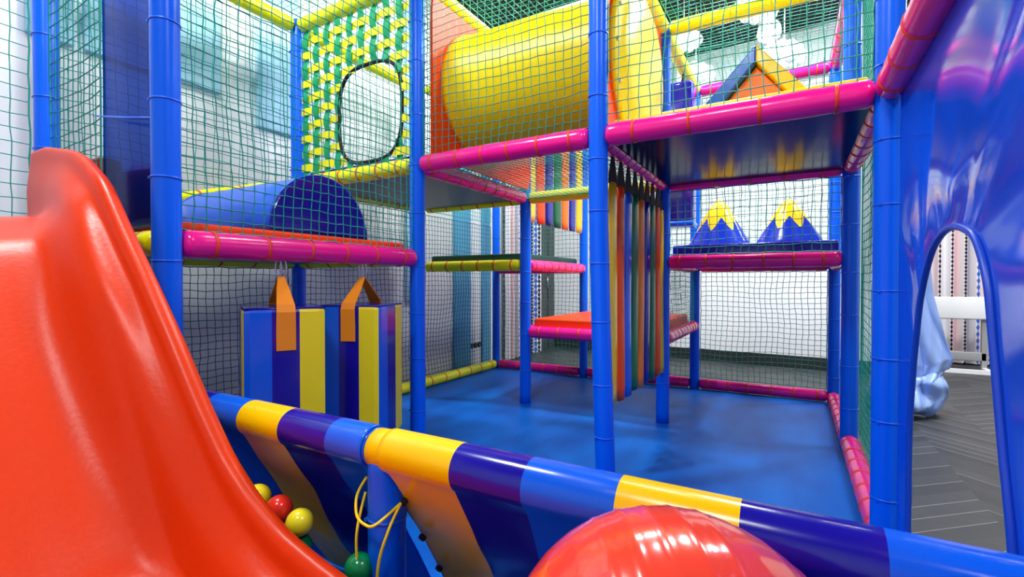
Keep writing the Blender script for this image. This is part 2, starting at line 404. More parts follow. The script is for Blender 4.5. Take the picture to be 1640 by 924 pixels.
# ------------------------------------------------------------------ climbing frame
FR = thing('climbing_frame', 'multi level climbing frame of blue padded posts with pink and yellow padded rails', 'climbing frame', (-1.5, 3.1, 0))
def band(p, ax, r, m, name, parent, wd=.013, lug=None):
    mb = MB(); mb.lathe([(-wd/2, r), (-wd/2, r+.0028), (wd/2, r+.0028), (wd/2, r)], p, ax, 20)
    if lug is not None:
        q = Vector(p) + Vector(lug)*(r+.003); mb.box((q.x-.005, q.y-.005, q.z-.004), (q.x+.005, q.y+.005, q.z+.004))
    mb.build(name, m, parent)
def post(x, y, z0, z1, r=.05, path=None, parent=None, ties=True, seed=0, step=.30, top=None):
    random.seed(seed+int(x*100)+int(y*37)); mb = MB()
    zs = [z0 + (z1-z0)*i/40 for i in range(41)]
    pos = lambda z: Vector((x, y, z)) + (path(z) if path else Vector((0, 0, 0)))
    pts = [pos(z) for z in zs]
    rr = [r*(1 + .018*noise.noise(Vector((x*5, y*5, z*6)))) for z in zs]; rr[-1] *= .8
    mb.tube(pts, rr, 22, up=(1, 0, 0)); o = mb.build('post', 'post_blue', parent or FR)
    if ties:
        z = z0 + .22 + random.uniform(0, .1)
        while z < min(z1, 2.95):
            band(pos(z), (0.03*random.uniform(-1, 1), .03*random.uniform(-1, 1), 1), r*1.005, 'tie_blue', 'cable_tie', o, .006, (-.6, -.8, 0)); z += step*random.uniform(.8, 1.15)
    return o
for i, x in enumerate((X0, X1, X2, X3)):
    for j, y in enumerate((Y0, Y1, Y2, Y3)):
        if j == 0 and i >= 2: continue
        if (i, j) == (0, 2): continue
        pth = None
        if (i, j) == (2, 1): pth = lambda z: Vector((.055*(1 - min(1, max(0, z)/1.7))**1.3, -.02*(1 - min(1, z/1.7)), 0))
        top = ZT+.05
        z0 = -.03 if i == 0 or j == 3 or i == 3 else 0
        post(x, y, z0, top, .05 if j < 3 else .048, pth)
def rail(p, q, m, n=6, r=.052, tape='tape', gap=.045, parent=None, bulge=True, name='rail'):
    p = Vector(p); q = Vector(q); d = (q-p); L_ = d.length; d.normalize(); p = p + d*gap; L_ -= 2*gap
    prof = []
    K = 28
    for i in range(5): a = PI/2*i/4; prof.append((.03*(1-math.cos(a)), r*(.35+.65*math.sin(a))))
    for i in range(1, K): 
        t = i/K; h = .03 + (L_-.06)*t
        dip = 0
        if n: 
            ph = (t*n) % 1; dip = .0022*math.exp(-((ph-.5)/.09)**2)
        prof.append((h, r - dip + .0016*noise.noise(p*3 + d*h*7)))
    for i in range(5): a = PI/2*(1-i/4); prof.append((L_-.03*(1-math.cos(a)), r*(.35+.65*math.sin(a))))
    mb = MB(); mb.lathe(prof, p, d, 20); o = mb.build(name, m, parent or FR)
    rnd = random.Random(int(p.x*91+p.y*57+p.z*31))
    side = d.cross(Vector((0, 0, 1)))
    for k in range(n):
        h = (k+.5)/n*L_ + rnd.uniform(-.012, .012); ax = d + side*rnd.uniform(-.07, .07)
        band(p+d*h, ax, r-.001, tape, 'tape_band', o, .013)
    return o
# curbs on the floor
rail((X0, Y1, ZC), (X0, Y3, ZC), 'lemon', 12); rail((X0, Y0, ZC), (X0, Y1, ZC), 'lemon', 6)
for a, b in ((X0, X1), (X1, X2), (X2, X3)): rail((a, Y3, ZC), (b, Y3, ZC), 'pink', 6)
rail((X3, Y1, ZC), (X3, Y2, ZC), 'pink', 7); rail((X3, Y2, ZC), (X3, Y3, ZC), 'pink', 7)
# seat height
rail((X1, Y2, ZH), (X2, Y2, ZH), 'pink', 6); rail((X2, Y2, ZH), (X2, Y3, ZH), 'pink', 10)
rail((X1, Y2, ZH), (X1, Y3, ZH), 'pink', 6); rail((X1, Y3, ZH), (X2, Y3, ZH), 'pink', 6)
# lower deck height
rail((X1, Y0, ZL), (X1, Y1, ZL), 'pink', 6, r=.056); rail((X0, Y0, ZL), (X1, Y0, ZL), 'lemon', 5)
rail((X0, Y0, ZL), (X0, Y1, ZL), 'lemon', 6); rail((X0, Y1, ZL), (X1, Y1, ZL), 'lemon', 5)
rail((X0, Y2, ZL), (X1, Y2, ZL), 'lemon', 6); rail((X1, Y2, ZL), (X1, Y3, ZL), 'pink', 8)
rail((X0, Y3, ZL), (X1, Y3, ZL), 'pink', 6)
rail((X2, Y2, ZL), (X3, Y2, ZL), 'pink', 6); rail((X2, Y3, ZL), (X3, Y3, ZL), 'pink', 6)
rail((X2, Y2, ZL), (X2, Y3, ZL), 'pink', 6); rail((X3, Y2, ZL), (X3, Y3, ZL), 'pink', 6)
# upper deck height
rail((X0, Y1, ZU), (X1, Y1, ZU), 'lemon', 6); rail((X1, Y1, ZU), (X2, Y1, ZU), 'pink', 6, r=.055); rail((X2, Y1, ZU), (X3, Y1, ZU), 'pink', 4, r=.056)
rail((X1, Y1, ZU), (X1, Y2, ZU), 'pink', 9); rail((X2, Y1, ZU), (X2, Y2, ZU), 'pink', 12); rail((X3, Y1, ZU), (X3, Y2, ZU), 'pink', 7)
rail((X0, Y1, ZU), (X0, Y2, ZU), 'lemon', 6); rail((X0, Y2, ZU), (X1, Y2, ZU), 'lemon', 6)
rail((X1, Y2, ZU), (X2, Y2, ZU), 'lemon', 0); rail((X2, Y2, ZU), (X3, Y2, ZU), 'pink', 5)
rail((X3, Y1, ZU), (X3, -.4, ZU), 'pink', 12, r=.055)
rail((X0, Y0, 1.44), (X0, Y1, ZU), 'lemon', 5, r=.04)
# top
rail((X0, Y0, ZT), (X0, Y1, ZT), 'lemon', 5, tape='lemon'); rail((X0, Y1, ZT), (X0, Y2, ZT), 'lemon', 5, tape='lemon')
rail((X0, Y1, ZT), (X1, Y1, ZT), 'lemon', 5, tape='lemon'); rail((X1, Y1, ZT), (X1, Y2, ZT), 'lemon', 5, tape='lemon')
rail((X2, Y1, ZT), (X2, Y2, ZT), 'lemon', 4, tape='lemon'); rail((X2, Y2, ZT), (X2, Y3, ZT), 'lemon', 5, tape='lemon')
rail((X2, Y2, ZT), (X3, Y2, ZT), 'lemon', 4, tape='lemon'); rail((X0, Y2, ZT), (X1, Y2, ZT), 'lemon', 4, tape='lemon')
rail((X1, Y2, ZT), (X2, Y2, ZT), 'lemon', 4, tape='lemon'); rail((X1, Y1, ZT), (X2, Y1, ZT), 'lemon', 4, tape='lemon')
rail((X0, Y0, ZT), (X1, Y0, ZT), 'lemon', 4, tape='lemon'); rail((X1, Y2, ZT), (X1, Y3, ZT), 'lemon', 4, tape='lemon')
rail((X1, Y0, ZT), (X1, Y1, ZT), 'lemon', 4, tape='lemon'); rail((X2, Y1, ZT), (X3, Y1, ZT), 'lemon', 4, tape='lemon')
rail((X2, Y3, ZT), (X3, Y3, ZT), 'pink', 5); rail((X3, Y2, ZT), (X3, Y3, ZT), 'pink', 5); rail((X3, Y1, ZT), (X3, Y2, ZT), 'pink', 5)
rail((-2.0, 3.5, ZT), (-2.0, 3.5, 2.6), 'pink', 2, r=.045, gap=.02, name='strut')
# decks
def deck(x0, x1, y0, y1, z, m):
    mb = MB(); mb.box((x0+.04, y0+.04, z-.02), (x1-.04, y1-.04, z+.012)); return mb.build('deck', m, FR)
deck(X0, X1, Y0, Y1, ZL, 'deck_grey'); deck(X0, X1, Y2, Y3, ZL, 'deck_grey'); deck(X0, X1, Y1, Y2, ZU, 'deck_grey')
deck(X2, X3, Y1, Y2, ZU, 'deck_navy'); deck(X2, X3, Y2, Y3, ZL, 'deck_navy'); deck(X1, X2, Y2, Y3, ZH, 'deck_grey')
deck(X0, -2.78, -.45, Y0, ZL, 'deck_grey')

# mats
def mat_pad(x0, x1, y0, y1, z, th, m, label, inset=.056, cat='mat'):
    mb = MB(); mb.pad((x0+inset, y0+inset, z), (x1-inset, y1-inset, z+th), .018)
    return tag(mb.build('deck_mat', m), label, cat)
mat_pad(X0, X1, Y0, Y1, ZL+.013, .082, 'orange_red', 'orange red deck mat above the pink rail, under the big blue half round bolster')
mat_pad(X0, X1, Y2, Y3, ZL+.013, .10, 'dark_green', 'dark green deck mat on the far deck above the yellow and pink rails')
mat_pad(X1, X2, Y2, Y3, ZH+.013, .105, 'orange_red', 'orange mat on the low step between the far blue posts')
mat_pad(X2, X3, Y2, Y3, ZL+.013, .12, 'vinyl_navy', 'navy blue deck mat carrying the two snow capped mountain cones')
mat_pad(X2, X3, Y1, Y2, ZU+.013, .082, 'matte_yellow', 'yellow deck mat carrying the orange roof block above the pink rail')
mat_pad(X0, X1, Y1, Y2, ZU+.013, .08, 'vinyl_navy', 'navy deck mat on the deck behind the woven panel')
mat_pad(X0, -2.86, -.45, Y0, ZL+.013, .10, 'trim_blue', 'dark blue deck mat at the top of the red slide')
mb = MB(); mb.box((X0+.0, Y0-.15, -.03), (X3+.0, Y3+.0, 0)); tag(mb.build('floor_mat', 'foam_mat', origin=(X2+.35, Y1+.2, -.03)), 'bright blue puzzle foam floor mat spread under the climbing frame', 'floor mat')

# ------------------------------------------------------------------ nets
def net(label, o, u, v, lu, lv, cell=.05, r=.0028, seed=0, billow=.02, m='net', sag=0):
    rnd = random.Random(seed); o = Vector(o); u = Vector(u).normalized(); v = Vector(v).normalized(); n = u.cross(v)
    nu = max(2, round(lu/cell)); nv = max(2, round(lv/cell)); P = []
    for i in range(nu+1):
        row = []
        for j in range(nv+1):
            a = i/nu; b = j/nv; e = min(1, 6*min(a, 1-a))*min(1, 6*min(b, 1-b))
            q = Vector((a*lu*1.3+seed*3.1, b*lv*1.3, seed))
            du = noise.noise(q*1.7)*.028*e + rnd.uniform(-.0035, .0035); dv = noise.noise(q*1.7+Vector((9, 9, 9)))*.028*e + rnd.uniform(-.0035, .0035)
            dn = noise.noise(q*1.1+Vector((3, 5, 7)))*billow*e - sag*math.sin(PI*a)*math.sin(PI*b)
            row.append(o + u*(a*lu+du) + v*(b*lv+dv) + n*dn)
        P.append(row)
    mb = MB()
    for i in range(nu+1): mb.tube(P[i], r*(1.6 if i in (0, nu) else 1), 3, cap=False, up=n)
    for j in range(nv+1): mb.tube([P[i][j] for i in range(nu+1)], r*(1.6 if j in (0, nv) else 1), 3, cap=False, up=n)
    return tag(mb.build('safety_net', m), label, 'net')
E_ = .05
def nx(label, x0, x1, y, z0, z1, **k): return net(label, (x0+E_, y, z0), (1, 0, 0), (0, 0, 1), x1-x0-2*E_, z1-z0, **k)
def ny(label, x, y0, y1, z0, z1, **k): return net(label, (x, y0+E_, z0), (0, 1, 0), (0, 0, 1), y1-y0-2*E_, z1-z0, **k)
up_ = ZT-.055
ny('green net over the pink rail in front of the blue half round bolster', X1, Y0, Y1, ZL+.055, up_, seed=1, cell=.05)
nx('green net over the pink rail in front of the yellow tunnel', X1, X2, Y1, ZU+.055, up_, seed=2)
nx('green net over the pink rail in front of the orange roof block', X2, X3, Y1, ZU+.055, up_, seed=3, cell=.055)
ny('green net beside the orange tunnel flange right of the second left post', X1, Y1, Y2, ZU+.055, up_, seed=4)
ny('green net on the wall side above the blue bolster', X0-.055, Y0, Y1, ZL+.055, up_, seed=5, cell=.055)
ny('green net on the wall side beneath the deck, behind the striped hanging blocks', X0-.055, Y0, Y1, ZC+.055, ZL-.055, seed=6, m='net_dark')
ny('green net on the wall side seen through the hole of the woven panel', X0-.055, Y1, Y2, ZU, up_, seed=7)
ny('shade-darkened net on the wall side above the yellow floor curb, beside the sockets', X0-.055, Y1, Y3, ZC+.055, ZU-.05, seed=8, m='net_dark')
ny('green net on the wall side above the far dark green mat', X0-.055, Y2, Y3, ZU, up_, seed=9)
nx('green net on the back side in front of the striped curtain', X0, X1, Y3+.055, ZC+.055, up_, seed=10)
nx('green net on the back side behind the low orange mat', X1, X2, Y3+.055, ZC+.055, up_, seed=11)
nx('dark green net on the back side in front of the black baseboard', X2, X3, Y3+.055, ZC+.055, ZL-.055, seed=12)
nx('net on the back side behind the two mountain cones', X2, X3, Y3+.055, ZL+.055, up_, seed=13)
nx('net across the opening in front of the two mountain cones', X2, X3, Y2, ZL+.055, ZU-.055, seed=14, cell=.055)
ny('green net on the right side between the far and middle posts', X3+.055, Y2, Y3, ZC+.055, up_, seed=15)
ny('green net on the right side beside the archway sheet', X3+.055, Y1, Y2, ZC+.055, up_, seed=16)
ny('net above the low orange step, left of the mountain cones', X2, Y2, Y3, ZH+.055, ZL-.055, seed=17)
net('net floor hanging under the yellow tunnel', (X1+E_, Y1+E_, ZU-.01), (1, 0, 0), (0, 1, 0), X2-X1-2*E_, Y2-Y1-2*E_, seed=18, sag=-.05, cell=.045)
nx('green net behind the front left posts beside the blue film', X0, X1-.52, Y0+.0, ZL+.09, up_, seed=19, cell=.06)
ny('green net on the wall side above the slide platform', X0-.055, -.45, Y0, ZL+.055, up_, seed=20, cell=.07)
net('green roof net over the bolster bay', (X0+E_, Y0+E_, ZT+.06), (1, 0, 0), (0, 1, 0), X1-X0-2*E_, Y1-Y0, seed=21, r=.002)
net('green roof net over the bay behind the woven panel', (X0+E_, Y1+E_, ZT+.06), (1, 0, 0), (0, 1, 0), X1-X0-2*E_, Y2-Y1, seed=22, r=.002)
net('green roof net over the yellow tunnel', (X1+E_, Y1+E_, ZT+.06), (1, 0, 0), (0, 1, 0), X2-X1-2*E_, Y2-Y1, seed=23, cell=.05, r=.002)
net('green roof net over the orange roof block', (X2+E_, Y1+E_, ZT+.06), (1, 0, 0), (0, 1, 0), X3-X2-2*E_, Y2-Y1, seed=24, cell=.05, r=.002)
net('green roof net over the far coloured strips', (X1+E_, Y2+E_, ZT+.06), (1, 0, 0), (0, 1, 0), X2-X1-2*E_, Y3-Y2, seed=25, r=.002)
net('green roof net over the mountain cone bay', (X2+E_, Y2+E_, ZT+.06), (1, 0, 0), (0, 1, 0), X3-X2-2*E_, Y3-Y2, seed=26, r=.002)

# ------------------------------------------------------------------ woven panel
def woven():
    o = thing('woven_panel', 'woven climbing panel of yellow and green straps with a black edged hole', 'woven panel', ((X0+X1)/2, Y1, ZU+.05))
    def inside(x, z, g=0):
        return abs((x+2.535)/(.30+g))**3.2 + abs((z-2.265)/(.335+g))**3.2 < 1
    xs = [X0+.1+.118*i for i in range(10)]; zs = [ZU+.115+.104*j for j in range(11)]
    xs = [x for x in xs if x < X1-.08]; zs = [z for z in zs if z < ZT-.04]
    def strap(pts, wv, m):
        if len(pts) < 3: return
        mb = MB(); mb.ribbon(pts, wv, .0035, widths=.056 if wv[0] else .052); mb.build('strap', m, o)
    def run(a0, a1, fixed, vert, idx, m):
        K = 120; seg = []
        for k in range(K+1):
            t = a0+(a1-a0)*k/K; x, z = (fixed, t) if vert else (t, fixed)
            if vert: ph = (t-zs[0])/.104
            else: ph = (t-xs[0])/.118
            off = .010*math.cos(PI*(ph+idx)) * (1 if vert else -1)
            if vert: xx, zz = x+.012*noise.noise(Vector((t*3, idx, 0))), z
            else: xx, zz = x, z+.012*noise.noise(Vector((t*3, idx, 5)))
            if inside(x, z): strap(seg, (1,0,0) if vert else (0,0,1), m); seg = []
            else: seg.append((xx, Y1+off, zz))
        strap(seg, (1,0,0) if vert else (0,0,1), m)
    for i, x in enumerate(xs): run(ZU+.05, ZT-.045, x, True, i, 'strap_green')
    for j, z in enumerate(zs): run(X0+.05, X1-.05, z, False, j, 'strap_yellow')
    mb = MB(); pts = []
    for k in range(64):
        a = 2*PI*k/64; c, s = math.cos(a), math.sin(a); q = (abs(c/.30)**3.2+abs(s/.335)**3.2)**(-1/3.2)
        pts.append((-2.535+c*q, Y1, 2.265+s*q))
    mb.tube(pts, .013, 8, closed=True); mb.build('hole_edging', 'webbing', o)
woven()

# ------------------------------------------------------------------ yellow tunnel
def tunnel():
    cy, cz, r = 2.985, 2.44, .425
    o = thing('tunnel', 'big yellow plastic crawl tunnel with orange end panels behind green net', 'tunnel', ((X1+X2)/2, cy, ZU))
    mb = MB(); mb.lathe([(0, r-.03), (.0, r+.01), (.03, r+.012), (.06, r), (1.08, r), (1.12, r+.012), (1.14, r), (1.14, r-.03), (0, r-.03)], (-2.025, cy, cz), (1, 0, 0), 56)
    # drop the two end caps of the lathe so the tunnel is open
    k = len(mb.f); idx = [i for i, f in enumerate(mb.f) if len(f) == 56]
    for i in reversed(idx): mb.f.pop(i); mb.m.pop(i); mb.sm.pop(i)
    mb.build('tunnel_tube', 'tunnel_yellow', o)
    def ringpanel(x, th, y0, y1, z0, z1, rr, name, m):
        mb = MB(); n = 64; vs = []
        for xx in (x, x+th):
            for k in range(n):
                a = 2*PI*k/n; c, s = math.cos(a), math.sin(a)
                vs.append((xx, cy+c*rr, cz+s*rr))
            for k in range(n):
                a = 2*PI*k/n; c, s = math.cos(a), math.sin(a)
                t = min(((y1-cy)/c if c > 1e-6 else (y0-cy)/c if c < -1e-6 else 9), ((z1-cz)/s if s > 1e-6 else (z0-cz)/s if s < -1e-6 else 9))
                vs.append((xx, cy+c*t, cz+s*t))
        fs = []
        for k in range(n):
            k2 = (k+1) % n
            fs += [(k, k2, n+k2, n+k), (2*n+k, 3*n+k, 3*n+k2, 2*n+k2), (n+k, n+k2, 3*n+k2, 3*n+k), (k, 2*n+k, 2*n+k2, k2)]
        mb.add(vs, fs, 0, False); mb.build(name, m, o)
    ringpanel(-2.045, .02, Y1+.06, Y2-.06, ZU+.06, ZT-.1, r-.01, 'end_panel', 'orange_red')
    ringpanel(-.905, .02, Y1+.06, Y2-.06, ZU+.06, ZT-.06, r-.01, 'end_panel', 'orange_red')
    # yellow domed hood on the right end
    cy2 = 3.11
    mb = MB(); mb.lathe([(0, .50), (0, .535), (.02, .54), (.035, .525), (.04, .47), (.06, .45), (.08, .40), (.095, .28), (.10, .15), (.10, 0)], (-.885, cy2, cz), (1, 0, 0), 56); mb.build('hood', 'tunnel_yellow', o)
    for k in range(14):
        a = 2*PI*k/14; p = (-.847, cy2+math.cos(a)*.5, cz+math.sin(a)*.5)
        mb = MB(); mb.lathe([(0, .012), (.006, .012), (.010, .006), (.010, 0)], p, (1, 0, 0), 10); mb.build('bolt', 'steel', o)
tunnel()

# ------------------------------------------------------------------ half round bolster
def bolster():
    x0, x1, cy, cz, r = X0+.1, -2.2, 1.745, ZL+.097, .315
    mb = MB(); n = 28; prof = []
    for k in range(n+1):
        a = PI*k/n; prof.append((cy-math.cos(a)*r*.98, cz+math.sin(a)*r*1.0))
    xs = [x0, x0+.01, x0+.02] + [x0+.02+(x1-x0-.04)*i/12 for i in range(1, 13)] + [x1-.01, x1]
    vs = []
    for i, x in enumerate(xs):
        e = .985 if i in (0, len(xs)-1) else 1
        for (y, z) in prof: vs.append((x, cy+(y-cy)*e, cz+(z-cz)*e*(1+.006*math.sin(i*2.1))))
    W = n+1; fs = []
    for i in range(len(xs)-1):
        for k in range(n): fs.append((i*W+k, (i+1)*W+k, (i+1)*W+k+1, i*W+k+1))
        fs.append((i*W, i*W+n, (i+1)*W+n, (i+1)*W))
    mb.add(vs, fs)
    o = thing('half_round_bolster', 'big blue half round bolster lying on the orange red deck mat', 'bolster', ((x0+x1)/2, cy, cz))
    mb.build('bolster_cover', 'vinyl_blue', o)
    for x, s in ((x0, -1), (x1, 1)):
        m2 = MB(); m2.add([(x+s*.002, y, z) for y, z in prof], [tuple(range(W)) if s < 0 else tuple(reversed(range(W)))], 0, False)
        m2.add([(x+s*.012, cy+(y-cy)*.96, cz+.01+(z-cz)*.94) for y, z in prof], [tuple(range(W)) if s < 0 else tuple(reversed(range(W)))], 0, False)
        pv = [(x+s*.002, y, z) for y, z in prof]+[(x+s*.012, cy+(y-cy)*.96, cz+.01+(z-cz)*.94) for y, z in prof]
        m2.add(pv, [(k, k+1, W+k+1, W+k) for k in range(W-1)], 0, False)
        m2.build('end_face', 'vinyl_navy', o)
        m3 = MB(); m3.tube([(x+s*.003, y, z) for y, z in prof], .006, 6); m3.build('piping', 'trim_blue', o)
bolster()

# ------------------------------------------------------------------ hanging striped blocks
def hanging_block(label, hook, size, z0, z1, ang, faces):
    hx, hy = hook; o = thing('hanging_block', label, 'foam block', (hx, hy, z0), 'striped foam blocks hanging from the pink rail')
    mtx = Matrix.Translation((hx, hy, 0)) @ Matrix.Rotation(ang, 4, 'Z'); h = size/2
    # stripes run upright: each stripe is a slice of the padded cover on each of the four sides
    mb = MB(); rr = .014
    # perimeter points of a rounded square, split in stripes
    N_ = 12; per = []
    for side in range(4):
        for k in range(N_):
            t = -h + size*k/N_
            p = {0: (t, -h), 1: (h, t), 2: (-t, h), 3: (-h, -t)}[side]
            tt = t+h; e = min(tt, size-tt)
            ins = rr*(1-min(1, e/rr)) * .5
            q = Vector((p[0], p[1], 0)); q -= q.normalized()*ins; per.append((q, side, k))
    zl = [z0, z0+.008, z0+.02] + [z0+.02+(z1-z0-.04)*i/10 for i in range(1, 10)] + [z1-.02, z1-.008, z1]
    vs = []; n = len(per)
    for j, z in enumerate(zl):
        e = {0: .93, 1: .975, len(zl)-2: .975, len(zl)-1: .93}.get(j, 1.0)
        for q, sd, k in per:
            b = 1+.018*math.sin(PI*((k % 4)/4))*1 * (1 if 0 < k < N_ else 0)
            w_ = .002*noise.noise(Vector((q.x*20, q.y*20, z*9)))
            vs.append(mtx @ Vector((q.x*e*(1+w_), q.y*e*(1+w_), z)))
    for j in range(len(zl)-1):
        for i in range(n):
            q, sd, k = per[i]; st_ = faces[sd][min(2, k*3//N_)]
            i2 = (i+1) % n
            mb.add([vs[j*n+i], vs[j*n+i2], vs[(j+1)*n+i2], vs[(j+1)*n+i]], [(0, 1, 2, 3)], st_, True)
    mb.add(vs[:n], [tuple(reversed(range(n)))], 1, False); mb.add(vs[-n:], [tuple(range(n))], 1, False)
    mb.build('cover', ['vinyl_blue', 'vinyl_navy', 'matte_yellow'], o)
    m3 = MB()
    m3.tube([mtx @ Vector((x, y, z1-.004)) for x, y in ((-h*.97, -h*.97), (h*.97, -h*.97), (h*.97, h*.97), (-h*.97, h*.97))], .005, 6, closed=True); m3.build('piping', 'vinyl_navy', o)
    top = Vector((0, 0, ZL-.13))
    for s in (-1, 1):
        mb = MB(); y = s*(h+.004)
        pts = [mtx @ Vector((0, s*.006, top.z)), mtx @ Vector((0, s*h*.45, (top.z+z1)/2+.01)), mtx @ Vector((0, y*.96, z1+.012)), mtx @ Vector((0, y+s*.006, z1-.02)), mtx @ Vector((0, y+s*.003, z1-.1)), mtx @ Vector((0, y+s*.003, z1-.19))]
        wv = (mtx.to_3x3() @ Vector((1, 0, 0)))
        mb.ribbon(pts, wv, .005, widths=[.03, .055, .075, .078, .08, .08]); mb.build('strap', 'strap_orange', o)
    # carabiner
    c = mtx @ Vector((0, 0, 0)); mb = MB()
    for s in (-1, 1):
        pts = []
        for k in range(20):
            a = 2*PI*k/20; q = mtx.to_3x3() @ Vector((math.cos(a)*.014 + s*.01, 0, 0)); pts.append((c.x+q.x, c.y+q.y, ZL-.09+math.sin(a)*.045))
        mb.tube(pts, .0035, 6, closed=True)
    mb.build('carabiner', 'steel', o)
B_, N_Y, Y_ = 0, 1, 2
hanging_block('striped blue navy yellow foam block hanging nearer the slide, orange strap on its front', (X1, 1.437), .34, .27, .985, R(62), {0: (0, 1, 2), 1: (0, 1, 2), 2: (0, 1, 2), 3: (0, 1, 2)})
hanging_block('striped foam block hanging right of its twin, one corner turned to us', (X1, 1.942), .34, .235, .975, R(22), {0: (0, 1, 2), 1: (0, 1, 2), 2: (0, 1, 2), 3: (0, 1, 2)})

# ------------------------------------------------------------------ strip curtains
def strips(label, x, ys, w_, z0s, z1, zr, cols, loc, th=.032, rail_z=None):
    o = thing('strip_curtain', label, 'strip curtain', loc)
    for i, (y, c) in enumerate(zip(ys, cols)):
        rnd = random.Random(i*7+int(x*10)); mb = MB(); K = 16; za = z1 - rnd.uniform(0, .02)
        pts = [(x+.004*math.sin(k*.3+i)*(1-k/K), y+.003*math.sin(k*.2+i*2), z0s[i]+(za-z0s[i])*k/K) for k in range(K+1)]
        rr = [w_/2]*(K+1); rr[0] *= .93; rr[-1] *= .9
        mb.tube(pts, rr, 14, ratio=th/w_, up=(0, 1, 0)); mb.build('strip', c, o)
        mb = MB(); 
        vs = []
        for xx in (x-.004, x+.004):
            vs += [(xx, y-w_*.55, za-.01), (xx, y+w_*.55, za-.01), (xx, y+w_*.5, za+.05), (xx, y+.016, zr), (xx, y-.016, zr), (xx, y-w_*.5, za+.05)]
        mb.add(vs, [(0,1,2,3,4,5), (11,10,9,8,7,6)] + [(k, 6+k, 6+(k+1) % 6, (k+1) % 6) for k in range(6)], 0, False); mb.build('webbing_tab', 'webbing', o)
cols = ['vinyl_yellow', 'orange_red', 'vinyl_blue', 'green', 'orange', 'vinyl_navy', 'green', 'orange_red', 'vinyl_yellow']
strips('curtain of nine long coloured padded strips hanging from the pink rail in the middle', X2, [2.64+.148*i for i in range(9)], .12,
       [.41, .405, .40, .41, .40, .405, .40, .40, .40], 1.66, ZU-.05, cols, (X2, 3.2, .4))
strips('shorter curtain of seven coloured strips hanging high at the far side', X1-.0, [3.97+.195*i for i in range(7)], .165,
       [1.655]*7, 2.8, ZT-.05, ['vinyl_yellow', 'orange_red', 'vinyl_navy', 'green', 'orange', 'vinyl_navy', 'vinyl_yellow'], (X1, 4.5, 1.65))

# ------------------------------------------------------------------ mountains
def mountain(label, c, rx, ry, h, group='mountain cones', seed=0):
    o = thing('mountain_cone', label, 'foam cone', c, group)
    mb = MB(); n = 72; K = 30; vs = []; fs = []
    def prof(t): # t 0 base..1 top
        return (1-t)*.97*(1-.10*math.sin(PI*t)) + .20*math.sqrt(max(0, 1-t**3))*t**.5 if t < 1 else 0
    for j in range(K+1):
        t = j/K
        for k in range(n):
            a = 2*PI*k/n; R_ = prof(t); vs.append((c[0]+math.cos(a)*rx*R_, c[1]+math.sin(a)*ry*R_, c[2]+h*t))
    zz = 7 # teeth
    body = MB(); cap_ = MB()
    def edge(a): # snow line height
        return .62 - .30*abs(((a/(2*PI)*zz+.2*seed) % 1)*2-1)
    bv, bf, cv, cf = [], [], [], []
    for k in range(n):
        a0 = 2*PI*k/n; a1 = 2*PI*(k+1)/n
        for (lo, hi, dst) in ((0, 1, 'b'), (1, 2, 'c')):
            st_ = 10
            for j in range(st_):
                def P(a, f):
                    e = edge(a); t = e*f if dst == 'b' else e+(1-e)*f
                    R_ = prof(t); g = 1.0 if dst == 'b' else 1.0
                    return (c[0]+math.cos(a)*rx*R_*g, c[1]+math.sin(a)*ry*R_*g, c[2]+h*t)
                q = [P(a0, j/st_), P(a1, j/st_), P(a1, (j+1)/st_), P(a0, (j+1)/st_)]
                (body if dst == 'b' else cap_).add(q, [(0, 1, 2, 3)])
    body.add([(c[0]+math.cos(2*PI*k/n)*rx*.97, c[1]+math.sin(2*PI*k/n)*ry*.97, c[2]) for k in range(n)], [tuple(reversed(range(n)))], 0, False)
    for b, nm, m in ((body, 'cone_body', 'vinyl_cone'), (cap_, 'snow_cap', 'vinyl_yellow')):
        ob = b.build(nm, m, o); import bmesh
        bm = bmesh.new(); bm.from_mesh(ob.data); bmesh.ops.remove_doubles(bm, verts=bm.verts, dist=.0008); bm.to_mesh(ob.data); bm.free()
mat('vinyl_cone', (.01, .035, .5), .15, .12, 5)
mzt = ZL+.013+.12
mountain('blue mountain cone with yellow zigzag snow cap, left of the pair', (-.555, 4.5, mzt), .27, .24, .42)
mountain('blue mountain cone with yellow zigzag snow cap, right of the pair', (-.035, 4.4, mzt), .25, .23, .37, seed=1)

# ------------------------------------------------------------------ roof block
def roof_block():
    z0 = ZU+.013+.083; ax, az = -.187, 2.405; y0, y1 = 2.98, 3.5
    o = thing('roof_block', 'orange triangular foam block with a blue and a yellow roof slope', 'foam block', (ax, (y0+y1)/2, z0))
    lx, rx_ = -.61, .20
    def prism(pts, ya, yb, name, m):
        mb = MB(); n = len(pts); mb.add([(x, ya, z) for x, z in pts]+[(x, yb, z) for x, z in pts], [tuple(range(n)), tuple(reversed(range(n, 2*n)))]+[(k, n+k, n+(k+1) % n, (k+1) % n) for k in range(n)], 0, False)
        ob = mb.build(name, m, o); bv = ob.modifiers.new('b', 'BEVEL'); bv.width = .008; bv.segments = 3; return ob
    prism([(lx+.105, z0), (rx_-.105, z0), (ax, az-.10)], y0+.06, y1-.03, 'gable', 'orange')
    prism([(lx, z0), (lx+.10, z0), (ax, az-.095), (ax, az)], y0, y1, 'roof_slope', 'vinyl_blue')
    prism([(rx_-.10, z0), (rx_, z0), (ax, az), (ax, az-.095)], y0, y1, 'roof_slope', 'vinyl_yellow')
roof_block()
